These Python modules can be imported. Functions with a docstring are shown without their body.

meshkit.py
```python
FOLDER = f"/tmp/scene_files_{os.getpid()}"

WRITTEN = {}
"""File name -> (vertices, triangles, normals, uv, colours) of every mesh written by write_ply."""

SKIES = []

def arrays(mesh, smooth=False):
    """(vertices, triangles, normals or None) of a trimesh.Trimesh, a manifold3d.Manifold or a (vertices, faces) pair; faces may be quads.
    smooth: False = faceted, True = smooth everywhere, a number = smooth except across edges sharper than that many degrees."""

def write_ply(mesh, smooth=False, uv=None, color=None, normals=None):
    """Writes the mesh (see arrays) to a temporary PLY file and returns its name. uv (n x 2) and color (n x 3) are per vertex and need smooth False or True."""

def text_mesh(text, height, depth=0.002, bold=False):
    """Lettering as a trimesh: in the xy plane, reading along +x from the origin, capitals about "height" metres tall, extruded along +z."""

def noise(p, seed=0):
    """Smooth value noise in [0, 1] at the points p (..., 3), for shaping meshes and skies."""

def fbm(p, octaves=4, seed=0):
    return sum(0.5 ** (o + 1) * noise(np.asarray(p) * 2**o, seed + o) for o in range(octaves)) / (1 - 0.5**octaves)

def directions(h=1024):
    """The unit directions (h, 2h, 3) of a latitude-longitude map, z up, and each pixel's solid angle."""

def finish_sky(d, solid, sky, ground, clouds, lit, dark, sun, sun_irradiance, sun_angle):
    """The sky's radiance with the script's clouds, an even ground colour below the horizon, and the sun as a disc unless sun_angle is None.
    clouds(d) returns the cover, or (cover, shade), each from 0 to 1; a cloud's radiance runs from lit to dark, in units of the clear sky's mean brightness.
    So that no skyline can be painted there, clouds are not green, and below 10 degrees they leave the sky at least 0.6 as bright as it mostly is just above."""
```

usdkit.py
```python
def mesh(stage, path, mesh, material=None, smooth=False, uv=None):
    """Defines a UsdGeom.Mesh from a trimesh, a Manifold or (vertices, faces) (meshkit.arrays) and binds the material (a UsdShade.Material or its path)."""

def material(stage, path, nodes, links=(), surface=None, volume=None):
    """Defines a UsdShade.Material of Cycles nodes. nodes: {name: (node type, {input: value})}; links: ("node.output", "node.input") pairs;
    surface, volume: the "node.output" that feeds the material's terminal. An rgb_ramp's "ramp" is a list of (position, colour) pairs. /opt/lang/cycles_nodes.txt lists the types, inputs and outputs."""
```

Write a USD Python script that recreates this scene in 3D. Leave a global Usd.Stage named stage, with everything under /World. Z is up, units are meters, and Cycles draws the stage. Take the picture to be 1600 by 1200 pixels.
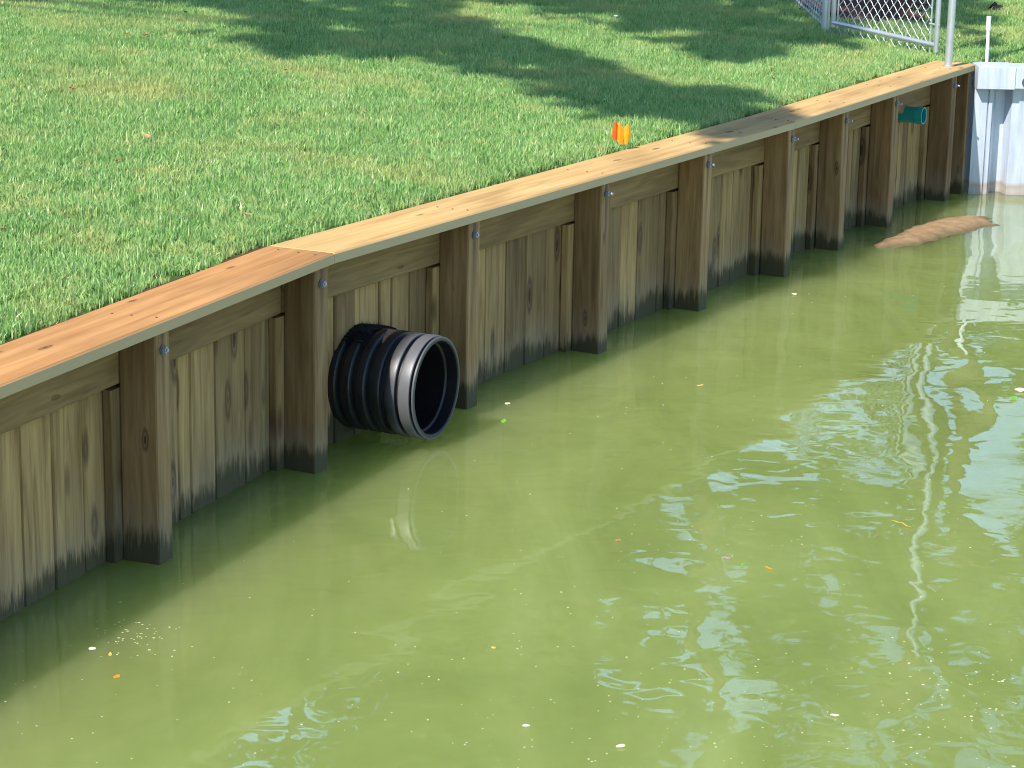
import math, random
import numpy as np, trimesh, usdkit
from meshkit import noise as vnoise, fbm
from pxr import Usd, UsdGeom, UsdLux, UsdShade, Gf, Sdf, Vt

rng = np.random.default_rng(7)
stage = Usd.Stage.CreateInMemory()
UsdGeom.SetStageUpAxis(stage, UsdGeom.Tokens.z)
UsdGeom.SetStageMetersPerUnit(stage, 1.0)
stage.SetDefaultPrim(UsdGeom.Xform.Define(stage, '/World').GetPrim())
UsdGeom.Scope.Define(stage, '/World/Looks')

# ------------------------------------------------------------------ camera, sky, sun
CAM_H, PITCH, ROLL, FPX = 2.58551, 0.24918531, -0.01774458, 3718.18
EXPOSURE = 0.78
SUN_TRAVEL = np.array([math.cos(math.radians(55)) * .92, math.sin(math.radians(55)) * .92, -1.0])
TO_SUN = -SUN_TRAVEL / np.linalg.norm(SUN_TRAVEL)
SUN_EL = math.asin(TO_SUN[2]); SUN_ROT = math.atan2(TO_SUN[0], TO_SUN[1])
SUN_INT, SKY_STR = 1.2, 0.112

_f = np.array([0, math.cos(PITCH), -math.sin(PITCH)]); _r = np.array([1., 0, 0]); _d = np.cross(_f, _r)
_c, _s = math.cos(ROLL), math.sin(ROLL)
CR, CD = _c * _r + _s * _d, -_s * _r + _c * _d
cam = UsdGeom.Camera.Define(stage, '/World/camera')
cam.CreateHorizontalApertureAttr(36.0); cam.CreateVerticalApertureAttr(27.0)
cam.CreateFocalLengthAttr(36.0 * FPX / 1600)
cam.CreateClippingRangeAttr(Gf.Vec2f(0.05, 2000))
cam.CreateExposureAttr(EXPOSURE)
cam.AddTransformOp().Set(Gf.Matrix4d(*[float(x) for row in ((*CR, 0), (*-CD, 0), (*-_f, 0), (0, 0, CAM_H, 1)) for x in row]))

dome = UsdLux.DomeLight.Define(stage, '/World/sky')
dome.GetPrim().SetCustomDataByKey('kind', 'structure')
sky_mat = usdkit.material(stage, '/World/Looks/sky', {
    's': ('sky_texture', {'sky_type': 'single_scattering', 'sun_disc': False, 'sun_elevation': SUN_EL, 'sun_rotation': SUN_ROT, 'aerosol_density': .15, 'ozone_density': 1.6}),
    'tc': ('texture_coordinate', {}), 'mp': ('mapping', {'scale': (1, 1, 2.2)}), 'n': ('noise_texture', {'scale': 3.4, 'detail': 7., 'roughness': .58, 'distortion': .3}),
    'r': ('rgb_ramp', {'ramp': [(.46, (0, 0, 0)), (.66, (.9, .9, .9))]}), 'm': ('mix', {'color2': (3.9, 6.8, 10.8)}),
    'b': ('background_shader', {'strength': SKY_STR})}, [('tc.generated', 'mp.vector'), ('mp.vector', 'n.vector'), ('n.fac', 'r.fac'), ('r.color', 'm.fac'), ('s.color', 'm.color1'), ('m.color', 'b.color')], surface='b.background')
UsdShade.MaterialBindingAPI.Apply(dome.GetPrim()).Bind(sky_mat)
sun = UsdLux.DistantLight.Define(stage, '/World/sun')
sun.CreateIntensityAttr(SUN_INT); sun.CreateAngleAttr(0.53); sun.CreateNormalizeAttr(True)
sun.CreateColorAttr(Gf.Vec3f(1.0, 0.95, 0.86))
_z = TO_SUN; _x = np.cross([0, 0, 1.], _z); _x /= np.linalg.norm(_x); _y = np.cross(_z, _x)
sun.AddTransformOp().Set(Gf.Matrix4d(*[float(x) for row in ((*_x, 0), (*_y, 0), (*_z, 0), (0, 0, 0, 1)) for x in row]))

# ------------------------------------------------------------------ helpers
used = {}
def numbered(path):
    n = used.get(path, -1) + 1
    used[path] = n
    return path if n == 0 else f'{path}_{n:03d}'

def tag(p, label=None, cat=None, group=None, kind=None):
    p = p.GetPrim() if hasattr(p, 'GetPrim') else p
    for k, v in (('label', label), ('category', cat), ('group', group), ('kind', kind)):
        if v: p.SetCustomDataByKey(k, v)
    return p

def thing(name, label=None, cat=None, loc=None, M=None, group=None, kind=None):
    x = UsdGeom.Xform.Define(stage, numbered('/World/' + name))
    if M is not None: x.AddTransformOp().Set(M)
    elif loc is not None: x.AddTranslateOp().Set(Gf.Vec3d(*map(float, loc)))
    return tag(x, label, cat, group, kind)

def part(name, mesh, mat, parent=None, M=None, smooth=False, label=None, cat=None, group=None, kind=None):
    base = '/World' if parent is None else str(parent.GetPath())
    m = usdkit.mesh(stage, numbered(base + '/' + name), mesh, mat, smooth=smooth)
    if M is not None: m.AddTransformOp().Set(M)
    return tag(m, label, cat, group, kind)

def frame(o, x, y, z):
    return Gf.Matrix4d(*[float(v) for row in ((*x, 0), (*y, 0), (*z, 0), (*o, 1)) for v in row])

def cat_mesh(ms): return trimesh.util.concatenate(ms)

def board(L, W, T, c=0.003):
    """Box 0..L by +-W/2 by +-T/2, long edges chamfered."""
    p = []
    for sx in (0, L):
        for sy in (-1, 1):
            for sz in (-1, 1):
                p += [(sx, sy * (W / 2 - c), sz * T / 2), (sx, sy * W / 2, sz * (T / 2 - c))]
    return trimesh.convex.convex_hull(np.array(p))

def prism(poly, z0, z1, c=0.0):
    """Convex polygon (counter-clockwise) from z0 to z1, top edge chamfered by c."""
    p = np.asarray(poly, float); q = p
    if c:
        cen = p.mean(0); q = []
        n = len(p)
        for i in range(n):
            a, b, d = p[i - 1], p[i], p[(i + 1) % n]
            u = (a - b) / np.linalg.norm(a - b); v = (d - b) / np.linalg.norm(d - b)
            q.append(b + (u + v) * c / max(abs(np.cross(u, v)), .3))
        q = np.array(q)
    pts = [np.c_[p, np.full(len(p), z0)], np.c_[p, np.full(len(p), z1 - c)], np.c_[q, np.full(len(p), z1)]]
    return trimesh.convex.convex_hull(np.vstack(pts))

def tube(path, r, seg=8, closed_ends=True):
    path = np.asarray(path, float); n = len(path)
    r = np.broadcast_to(np.asarray(r, float), (n,))
    v, f = [], []
    t = np.gradient(path, axis=0); t /= np.linalg.norm(t, axis=1, keepdims=True)
    ref = np.array([0, 0, 1.]) if abs(t[0][2]) < .9 else np.array([1., 0, 0])
    for i in range(n):
        a = np.cross(t[i], ref); a /= np.linalg.norm(a); b = np.cross(t[i], a)
        for k in range(seg):
            w = 2 * math.pi * k / seg
            v.append(path[i] + r[i] * (a * math.cos(w) + b * math.sin(w)))
    for i in range(n - 1):
        for k in range(seg):
            a, b = i * seg + k, i * seg + (k + 1) % seg
            f += [(a, a + seg, b), (b, a + seg, b + seg)]
    if closed_ends:
        v += [path[0], path[-1]]
        for k in range(seg):
            f += [(n * seg, k, (k + 1) % seg), (n * seg + 1, (n - 1) * seg + (k + 1) % seg, (n - 1) * seg + k)]
    m = trimesh.Trimesh(np.array(v), np.array(f), process=False)
    m.invert()
    return m

def revolve(profile, seg=64):
    """Profile [(x along the axis, radius)] turned about the x axis; normals follow the order of the profile."""
    p = np.asarray(profile, float); n = len(p)
    w = np.linspace(0, 2 * math.pi, seg, endpoint=False)
    v = np.stack([np.repeat(p[:, 0], seg), (p[:, 1:2] * np.cos(w)).ravel(), (p[:, 1:2] * np.sin(w)).ravel()], 1)
    f = []
    for i in range(n - 1):
        for k in range(seg):
            a, b = i * seg + k, i * seg + (k + 1) % seg
            f += [(a, b, a + seg), (b, b + seg, a + seg)]
    return trimesh.Trimesh(v, np.array(f), process=False)

def mat(name, nodes, links, surface='p.BSDF', volume=None):
    return usdkit.material(stage, '/World/Looks/' + name, nodes, links, surface=surface, volume=volume)

def plain(name, col, rough=.6, metal=0., spec=.5, var=.25, scale=40., bump=0.0):
    c = np.array(col)
    n = {'tc': ('texture_coordinate', {}), 'n': ('noise_texture', {'scale': scale, 'detail': 5., 'roughness': .6}),
         'r': ('rgb_ramp', {'ramp': [(.25, tuple(c * (1 - var))), (.75, tuple(np.minimum(c * (1 + var), 1)))]}),
         'p': ('principled_bsdf', {'roughness': rough, 'metallic': metal, 'specular_ior_level': spec})}
    l = [('tc.object', 'n.vector'), ('n.fac', 'r.fac'), ('r.color', 'p.base_color')]
    if bump:
        n['b'] = ('bump', {'strength': .6, 'distance': bump}); l += [('n.fac', 'b.height'), ('b.normal', 'p.normal')]
    return mat(name, n, l)

# ------------------------------------------------------------------ materials
def wood(name, dark, mid, light, knots=.09, algae=False, edge=None, tone=.22, rust=False, grain=(2.2, 34, 34), bump=.0018, grey=(.29, .25, .18), sap=0.0):
    """Treated pine: grain along the board's own x, knots, a tone per board and, near the water, a ragged algae stain."""
    n = {
        'tc': ('texture_coordinate', {}), 'oi': ('object_info', {}),
        'o1': ('math', {'math_type': 'multiply', 'value2': 53.7}), 'o2': ('math', {'math_type': 'multiply', 'value2': 191.3}),
        'off': ('combine_xyz', {'z': 0.0}), 'add': ('vector_math', {'math_type': 'add'}),
        'mp': ('mapping', {'scale': grain}), 'n': ('noise_texture', {'scale': 1.0, 'detail': 7., 'roughness': .62, 'distortion': .7}),
        'r': ('rgb_ramp', {'ramp': [(.28, dark), (.5, mid), (.74, light)]}),
        'mp2': ('mapping', {'scale': (1.1, 3.5, 3.5)}), 'n2': ('noise_texture', {'scale': 1.3, 'detail': 4.}),
        'r2': ('rgb_ramp', {'ramp': [(.3, (.72, .70, .68)), (.5, (1, 1, 1)), (.75, (1.18, 1.16, 1.12))]}),
        'm2': ('mix', {'mix_type': 'multiply', 'fac': .85}),
        'rt': ('rgb_ramp', {'ramp': [(0, (1 - tone, 1 - tone * 1.05, 1 - tone * .95)), (.45, (1, 1, 1)), (.8, (1 + tone, 1 + tone * .95, 1 + tone * .8)), (1, (1 - tone * .5, 1 - tone * .3, 1))]}),
        'm3': ('mix', {'mix_type': 'multiply', 'fac': 1.0}),
        'mpk': ('mapping', {'scale': (2.6, 8.5, 8.5)}), 'nk': ('noise_texture', {'scale': 5., 'detail': 2.}),
        'mk': ('mix_vector', {'fac': .06}), 'vk': ('voronoi_texture', {'scale': 1.0, 'randomness': 1.0}),
        'rk': ('rgb_ramp', {'ramp': [(0, (1, 1, 1)), (knots * .5, (.85,) * 3), (knots * .66, (.3,) * 3), (knots, (.7,) * 3), (knots * 1.5, (0, 0, 0))]}),
        'm4': ('mix', {'mix_type': 'mix', 'color2': (.045, .022, .012)}),
        'p': ('principled_bsdf', {'roughness': .78, 'specular_ior_level': .25}),
        'b': ('bump', {'strength': .7, 'distance': bump}),
    }
    l = [('oi.random', 'o1.value1'), ('oi.random', 'o2.value1'), ('o1.value', 'off.x'), ('o2.value', 'off.y'), ('tc.object', 'add.vector1'), ('off.vector', 'add.vector2'),
         ('add.vector', 'mp.vector'), ('mp.vector', 'n.vector'), ('n.fac', 'r.fac'), ('add.vector', 'mp2.vector'), ('mp2.vector', 'n2.vector'), ('n2.fac', 'r2.fac'),
         ('r.color', 'm2.color1'), ('r2.color', 'm2.color2'), ('oi.random', 'rt.fac'), ('m2.color', 'm3.color1'), ('rt.color', 'm3.color2'),
         ('add.vector', 'mpk.vector'), ('mpk.vector', 'nk.vector'), ('mpk.vector', 'mk.a'), ('nk.color', 'mk.b'), ('mk.result', 'vk.vector'), ('vk.distance', 'rk.fac'), ('rk.color', 'm4.fac'), ('m3.color', 'm4.color1'),
         ('n.fac', 'b.height'), ('b.normal', 'p.normal')]
    last = 'm4.color'
    if algae:
        n.update({
            'g': ('geometry', {}), 'sx': ('separate_xyz', {}),
            'mpa': ('mapping', {'scale': (1, 1, .10)}), 'na': ('noise_texture', {'scale': 46., 'detail': 5., 'roughness': .7}),
            'nb': ('noise_texture', {'scale': 3.3, 'detail': 2.}),
            'ha': ('math', {'math_type': 'multiply_add', 'value2': .26, 'value3': -.165}), 'hb': ('math', {'math_type': 'multiply_add', 'value2': .24}),
            'df': ('math', {'math_type': 'subtract'}),
            'ra': ('map_range', {'from_min': -.030, 'from_max': .034, 'to_min': .9, 'to_max': 0, 'clamp': True}),
            'ma': ('mix', {'mix_type': 'mix', 'color2': (.042, .041, .017)}),
            # a paler, bleached tide band above the stain
            'rb': ('map_range', {'from_min': .04, 'from_max': .15, 'to_min': .2, 'to_max': 0, 'clamp': True}),
            'mb': ('mix', {'mix_type': 'mix', 'color2': grey})})
        l += [('g.position', 'sx.vector'), ('g.position', 'mpa.vector'), ('mpa.vector', 'na.vector'), ('g.position', 'nb.vector'), ('na.fac', 'ha.value1'), ('nb.fac', 'hb.value1'), ('ha.value', 'hb.value3'),
              ('sx.z', 'df.value1'), ('hb.value', 'df.value2'), ('df.value', 'ra.value'), ('df.value', 'rb.value'), ('rb.result', 'mb.fac'), (last, 'mb.color1'),
              ('ra.result', 'ma.fac'), ('mb.color', 'ma.color1')]
        last = 'ma.color'
    if rust:                                   # a rust run under the bolt and drying checks
        n.update({'sr': ('separate_xyz', {}), 'ab': ('math', {'math_type': 'absolute'}), 'wy': ('map_range', {'from_min': .003, 'from_max': .017, 'to_min': 1, 'to_max': 0, 'clamp': True}),
                  'wx': ('map_range', {'from_min': 1.02, 'from_max': 1.33, 'to_min': 0, 'to_max': .75, 'clamp': True}), 'wf': ('map_range', {'from_min': .064, 'from_max': .068, 'to_min': 0, 'to_max': 1, 'clamp': True}),
                  'm1r': ('math', {'math_type': 'multiply'}), 'm2r': ('math', {'math_type': 'multiply'}), 'mr': ('mix', {'color2': (.085, .045, .022)})})
        l += [('tc.object', 'sr.vector'), ('sr.y', 'ab.value1'), ('ab.value', 'wy.value'), ('sr.x', 'wx.value'), ('sr.z', 'wf.value'), ('wy.result', 'm1r.value1'), ('wx.result', 'm1r.value2'), ('m1r.value', 'm2r.value1'), ('wf.result', 'm2r.value2'), ('m2r.value', 'mr.fac'), (last, 'mr.color1')]
        last = 'mr.color'
    if edge:                                   # top face keeps the board colour, the sides below it a duller tone
        n.update({'se': ('separate_xyz', {}), 're': ('map_range', {'from_min': .033, 'from_max': .0395, 'to_min': 1, 'to_max': 0, 'clamp': True}), 'me': ('mix', {'color2': edge}), 'mu': ('mix', {'mix_type': 'multiply', 'fac': .6})})
        l += [('tc.object', 'se.vector'), ('se.z', 're.value'), ('re.result', 'me.fac'), (last, 'me.color1')]
        last = 'me.color'
        n.pop('mu')
    l.append((last, 'p.base_color'))
    return mat(name, n, l)

M_plank = wood('plank_wood', (.155, .090, .031), (.275, .175, .069), (.375, .252, .106), algae=True, tone=.38, knots=.17)
M_waler = wood('waler_wood', (.14, .083, .030), (.215, .135, .051), (.285, .185, .074), algae=True, tone=.12, knots=.06)
M_post = wood('post_wood', (.135, .076, .029), (.22, .133, .055), (.30, .196, .089), algae=True, tone=.26, knots=.085, rust=True)
M_cap_a = wood('cap_wood_orange', edge=(.38, .28, .145), dark=(.29, .135, .047), mid=(.40, .20, .073), light=(.50, .27, .11), tone=.03, knots=.075, grain=(1.1, 20, 20), bump=.001)
M_cap_b = wood('cap_wood_yellow', edge=(.38, .29, .155), dark=(.33, .195, .072), mid=(.45, .285, .115), light=(.55, .37, .168), tone=.06, knots=.08, grain=(1.1, 20, 20), bump=.001)

M_galv = plain('galvanised', (.50, .52, .54), .33, .65, var=.12, scale=9)
M_wire = plain('galvanised_wire', (.46, .49, .50), .4, .5, var=.15)
M_nut = plain('zinc_bolt', (.34, .35, .37), .4, .5, var=.2, scale=90)
M_washer = plain('weathered_washer', (.10, .10, .11), .6, .4, var=.4, scale=90)

def sheet_mat():
    n = {'g': ('geometry', {}), 's': ('separate_xyz', {}), 'mp': ('mapping', {'scale': (1, 1, .12)}), 'n': ('noise_texture', {'scale': 22., 'detail': 6., 'roughness': .65}),
         'r': ('rgb_ramp', {'ramp': [(.3, (.36, .41, .49)), (.55, (.48, .53, .61)), (.75, (.57, .61, .68))]}),
         'nb': ('noise_texture', {'scale': 9., 'detail': 4.}), 'w': ('math', {'math_type': 'multiply_add', 'value2': .05}), 
         'rr': ('rgb_ramp', {'ramp': [(0, (.8,) * 3), (.055, (.55,) * 3), (.085, (.75,) * 3), (.11, (.12,) * 3), (.2, (.05,) * 3), (.3, (0, 0, 0))]}),
         'm': ('mix', {'color2': (.34, .25, .15)}), 'p': ('principled_bsdf', {'roughness': .5, 'metallic': .15, 'specular_ior_level': .4})}
    l = [('g.position', 's.vector'), ('g.position', 'mp.vector'), ('mp.vector', 'n.vector'), ('n.fac', 'r.fac'), ('g.position', 'nb.vector'), ('nb.fac', 'w.value1'), ('s.z', 'w.value3'),
         ('w.value', 'rr.fac'), ('rr.color', 'm.fac'), ('r.color', 'm.color1'), ('m.color', 'p.base_color')]
    return mat('sheet_metal', n, l)
M_sheet = sheet_mat()

R0_ = .209
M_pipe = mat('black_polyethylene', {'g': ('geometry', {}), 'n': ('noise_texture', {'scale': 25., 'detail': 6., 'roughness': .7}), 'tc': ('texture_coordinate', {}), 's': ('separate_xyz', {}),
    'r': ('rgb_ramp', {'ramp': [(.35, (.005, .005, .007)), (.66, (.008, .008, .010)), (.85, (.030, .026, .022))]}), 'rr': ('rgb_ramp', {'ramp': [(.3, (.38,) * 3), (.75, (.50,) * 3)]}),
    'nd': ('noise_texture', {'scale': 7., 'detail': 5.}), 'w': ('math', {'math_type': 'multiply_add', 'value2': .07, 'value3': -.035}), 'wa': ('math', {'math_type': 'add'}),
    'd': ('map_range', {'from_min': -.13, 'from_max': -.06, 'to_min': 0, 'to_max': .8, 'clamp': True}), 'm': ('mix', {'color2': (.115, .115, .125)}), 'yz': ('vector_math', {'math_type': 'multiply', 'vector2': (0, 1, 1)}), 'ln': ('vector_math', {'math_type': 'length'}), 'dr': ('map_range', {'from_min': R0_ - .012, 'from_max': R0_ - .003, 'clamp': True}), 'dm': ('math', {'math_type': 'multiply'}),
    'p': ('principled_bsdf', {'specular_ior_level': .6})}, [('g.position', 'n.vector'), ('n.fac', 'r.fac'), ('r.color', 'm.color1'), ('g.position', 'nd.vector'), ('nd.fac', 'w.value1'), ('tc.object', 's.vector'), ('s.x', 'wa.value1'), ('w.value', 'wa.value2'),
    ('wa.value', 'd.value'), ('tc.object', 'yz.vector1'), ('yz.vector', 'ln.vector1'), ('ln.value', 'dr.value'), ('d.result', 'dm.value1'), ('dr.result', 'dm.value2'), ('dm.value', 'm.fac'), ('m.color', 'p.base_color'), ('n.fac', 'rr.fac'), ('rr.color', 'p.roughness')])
M_pipe_in = plain('black_polyethylene_bore', (.006, .006, .008), .4, var=.4, spec=.5)
M_fabric = plain('black_filter_fabric', (.016, .016, .018), .95, var=.5, scale=120, spec=.1)
M_silt = plain('silt', (.30, .15, .080), .9, var=.35, scale=60, bump=.004)
M_teal = plain('teal_plastic', (.006, .23, .21), .4, var=.12, scale=30)
M_stake = plain('white_plastic_stake', (.62, .64, .70), .45, var=.22, scale=30)
M_black = plain('blackened_leaf', (.012, .010, .010), .8, var=.4)

def leafy(name, lo, mid, hi, attr=True, trans=.35, rough=.55, patch=None):
    n = {'a': ('attribute', {'attribute': 'tint'}), 'r': ('rgb_ramp', {'ramp': [(0, lo), (.5, mid), (1, hi)]}),
         'p': ('principled_bsdf', {'roughness': rough, 'specular_ior_level': .35}), 't': ('translucent_bsdf', {}), 'm': ('mix_closure', {'fac': trans})}
    l = [('p.BSDF', 'm.closure1'), ('t.BSDF', 'm.closure2')]
    last = 'r.color'
    if patch:
        n.update({'g': ('geometry', {}), 'n': ('noise_texture', {'scale': 1.15, 'detail': 4., 'roughness': .6}), 'n2': ('noise_texture', {'scale': 6.5, 'detail': 3., 'roughness': .6}),
                  'q': ('rgb_ramp', {'ramp': [(.50, (0, 0, 0)), (.70, (.6,) * 3)]}), 'q2': ('rgb_ramp', {'ramp': [(.55, (0, 0, 0)), (.72, (.65,) * 3)]}),
                  'mm': ('mix', {'color2': patch}), 'm2': ('mix', {'color2': tuple(np.array(patch) * 1.1)}), 'oi': ('object_info', {}),
                  'ad': ('math', {'math_type': 'multiply_add', 'value2': .22, 'value3': -.11}), 'ad2': ('math', {'math_type': 'add'})})
        l += [('g.position', 'n.vector'), ('g.position', 'n2.vector'), ('n.fac', 'q.fac'), ('n2.fac', 'q2.fac'), ('q.color', 'mm.fac'), ('r.color', 'mm.color1'), ('q2.color', 'm2.fac'), ('mm.color', 'm2.color1'),
              ('oi.random', 'ad.value1'), ('ad.value', 'ad2.value1'), ('a.fac', 'ad2.value2'), ('ad2.value', 'r.fac')]
        last = 'm2.color'
    else:
        l.append(('a.fac', 'r.fac'))
    l += [(last, 'p.base_color'), (last, 't.color')]
    return mat(name, n, l, surface='m.closure')
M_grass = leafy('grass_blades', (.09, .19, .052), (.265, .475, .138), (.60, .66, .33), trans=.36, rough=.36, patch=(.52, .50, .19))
M_leaf = leafy('oak_leaves', (.022, .045, .010), (.045, .085, .018), (.085, .135, .035), trans=.3)
M_leaf2 = leafy('bright_leaves', (.045, .075, .014), (.085, .135, .026), (.14, .19, .05), trans=.35)

M_soil = mat('lawn_soil', {'g': ('geometry', {}), 'n': ('noise_texture', {'scale': 3., 'detail': 8., 'roughness': .65}), 'r': ('rgb_ramp', {'ramp': [(.3, (.035, .070, .018)), (.6, (.06, .105, .028)), (.8, (.11, .10, .05))]}),
    'n2': ('noise_texture', {'scale': 60., 'detail': 4.}), 'b': ('bump', {'distance': .02, 'strength': .8}), 'p': ('principled_bsdf', {'roughness': .95, 'specular_ior_level': .1})},
    [('g.position', 'n.vector'), ('n.fac', 'r.fac'), ('r.color', 'p.base_color'), ('g.position', 'n2.vector'), ('n2.fac', 'b.height'), ('b.normal', 'p.normal')])
M_edge = plain('bare_soil', (.085, .050, .028), .95, var=.5, scale=35, spec=.1, bump=.01)
M_mulch = plain('red_mulch', (.075, .036, .030), .95, var=.55, scale=45, spec=.1, bump=.02)
M_mud = mat('mud', {'g': ('geometry', {}), 'n': ('noise_texture', {'scale': 16., 'detail': 8., 'roughness': .7}), 'r': ('rgb_ramp', {'ramp': [(.3, (.20, .125, .062)), (.55, (.28, .18, .095)), (.8, (.36, .25, .14))]}),
    's': ('separate_xyz', {}), 'wz': ('map_range', {'from_min': .003, 'from_max': .022, 'to_min': .75, 'to_max': 0, 'clamp': True}), 'mw': ('mix', {'color2': (.075, .062, .026)}), 'b': ('bump', {'distance': .012, 'strength': .7}), 'p': ('principled_bsdf', {'roughness': .75, 'specular_ior_level': .3})},
    [('g.position', 'n.vector'), ('n.fac', 'r.fac'), ('r.color', 'mw.color1'), ('g.position', 's.vector'), ('s.z', 'wz.value'), ('wz.result', 'mw.fac'), ('mw.color', 'p.base_color'), ('n.fac', 'b.height'), ('b.normal', 'p.normal')])
M_bark = plain('bark', (.12, .09, .065), .95, var=.45, scale=12, spec=.1, bump=.03)

def water_mat():
    n = {'g': ('geometry', {}),
         # slow swell and finer ripples; small slopes, longer across the view than along it
         'mp1': ('mapping', {'scale': (2.1, 1.25, 1), 'rotation': (0, 0, .12)}), 'n1': ('noise_texture', {'scale': 1.0, 'detail': 1.0, 'roughness': .4, 'distortion': .3}),
         'mp2': ('mapping', {'scale': (6.5, 7.5, 1), 'rotation': (0, 0, -.15)}), 'n2': ('noise_texture', {'scale': 1.0, 'detail': 1.0, 'roughness': .4, 'distortion': .5}),
         'a2': ('math', {'math_type': 'multiply', 'value2': .10}), 'ad': ('math', {'math_type': 'add'}),
         'b': ('bump', {'strength': 1.0, 'distance': .013}),
         'mpc': ('mapping', {'scale': (1.5, .5, 1), 'rotation': (0, 0, .5)}), 'nc': ('noise_texture', {'scale': 1.0, 'detail': 6., 'roughness': .6, 'distortion': .8}), 'rc': ('rgb_ramp', {'ramp': [(.3, (.166, .215, .058)), (.55, (.210, .264, .079)), (.75, (.255, .310, .106))]}),
         'ss': ('principled_bsdf', {'roughness': .02, 'ior': 1.75, 'specular_ior_level': .5, 'subsurface_weight': 1.0, 'subsurface_scale': 1.0, 'subsurface_radius': (.21, .24, .13), 'subsurface_ior': 1.33, 'subsurface_method': 'random_walk'})}
    l = [('g.position', 'mp1.vector'), ('mp1.vector', 'n1.vector'), ('g.position', 'mp2.vector'), ('mp2.vector', 'n2.vector'), ('n2.fac', 'a2.value1'), ('n1.fac', 'ad.value1'), ('a2.value', 'ad.value2'),
         ('ad.value', 'b.height'), ('b.normal', 'ss.normal'), ('g.position', 'mpc.vector'), ('mpc.vector', 'nc.vector'), ('nc.fac', 'rc.fac'), ('rc.color', 'ss.base_color')]
    return mat('pond_water', n, l, surface='ss.BSDF')
M_water = water_mat()

# ------------------------------------------------------------------ the line of the timber wall
G = np.array([[-1.175, 7.605], [-0.746, 8.712], [-0.191, 9.706], [0.394, 10.747], [0.932, 11.703], [1.453, 12.602], [1.844, 13.382], [2.242, 14.152], [2.759, 15.114]])
def unit(v): return v / np.linalg.norm(v)
def out(u): return np.array([u[1], -u[0]])           # towards the water
U0, U8 = unit(G[1] - G[0]), unit(G[8] - G[7])
UM = unit(G[8] - G[1]); NM = out(UM)
POSTS = np.vstack([G[0] - 1.19 * U0, G])             # one more post just outside the frame
ENDP = G[8] + 0.40 * U8
W = np.vstack([G[0] - 2.4 * U0, POSTS, ENDP])        # joints of the bays
H, CAP_T = 0.80, 0.041
SHEET_Y = 15.42                                       # front of the metal seawall's outer flanges

def ground_h(x, y):
    """Lawn height: level with the cap, rising gently inland."""
    x, y = np.asarray(x, float), np.asarray(y, float)
    d0 = (x - G[0][0]) * out(U0)[0] + (y - G[0][1]) * out(U0)[1]
    d1 = (x - G[1][0]) * NM[0] + (y - G[1][1]) * NM[1]
    inland = np.maximum(np.maximum(np.minimum(-d0, -d1) - .3, y - 15.7), 0)
    return .805 + .05 * np.minimum(inland, 30) + .0 * x
def wall_dist(x, y):
    """Signed distance to the post line, negative inland."""
    best = 1e9; sg = 1
    p = np.array([x, y])
    for i in range(len(W) - 1):
        a, b = W[i], W[i + 1]; u = unit(b - a); L = np.linalg.norm(b - a)
        t = min(max((p - a) @ u, 0 if i else -99), L); q = a + u * t
        dd = np.linalg.norm(p - q)
        if dd < best: best = dd; sg = 1 if (p - a) @ out(u) > 0 else -1
    return best * sg
def wall_d(x, y):
    d0 = (x - G[0][0]) * out(U0)[0] + (y - G[0][1]) * out(U0)[1]
    d1 = (x - G[1][0]) * NM[0] + (y - G[1][1]) * NM[1]
    return np.maximum(d0, d1)

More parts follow.
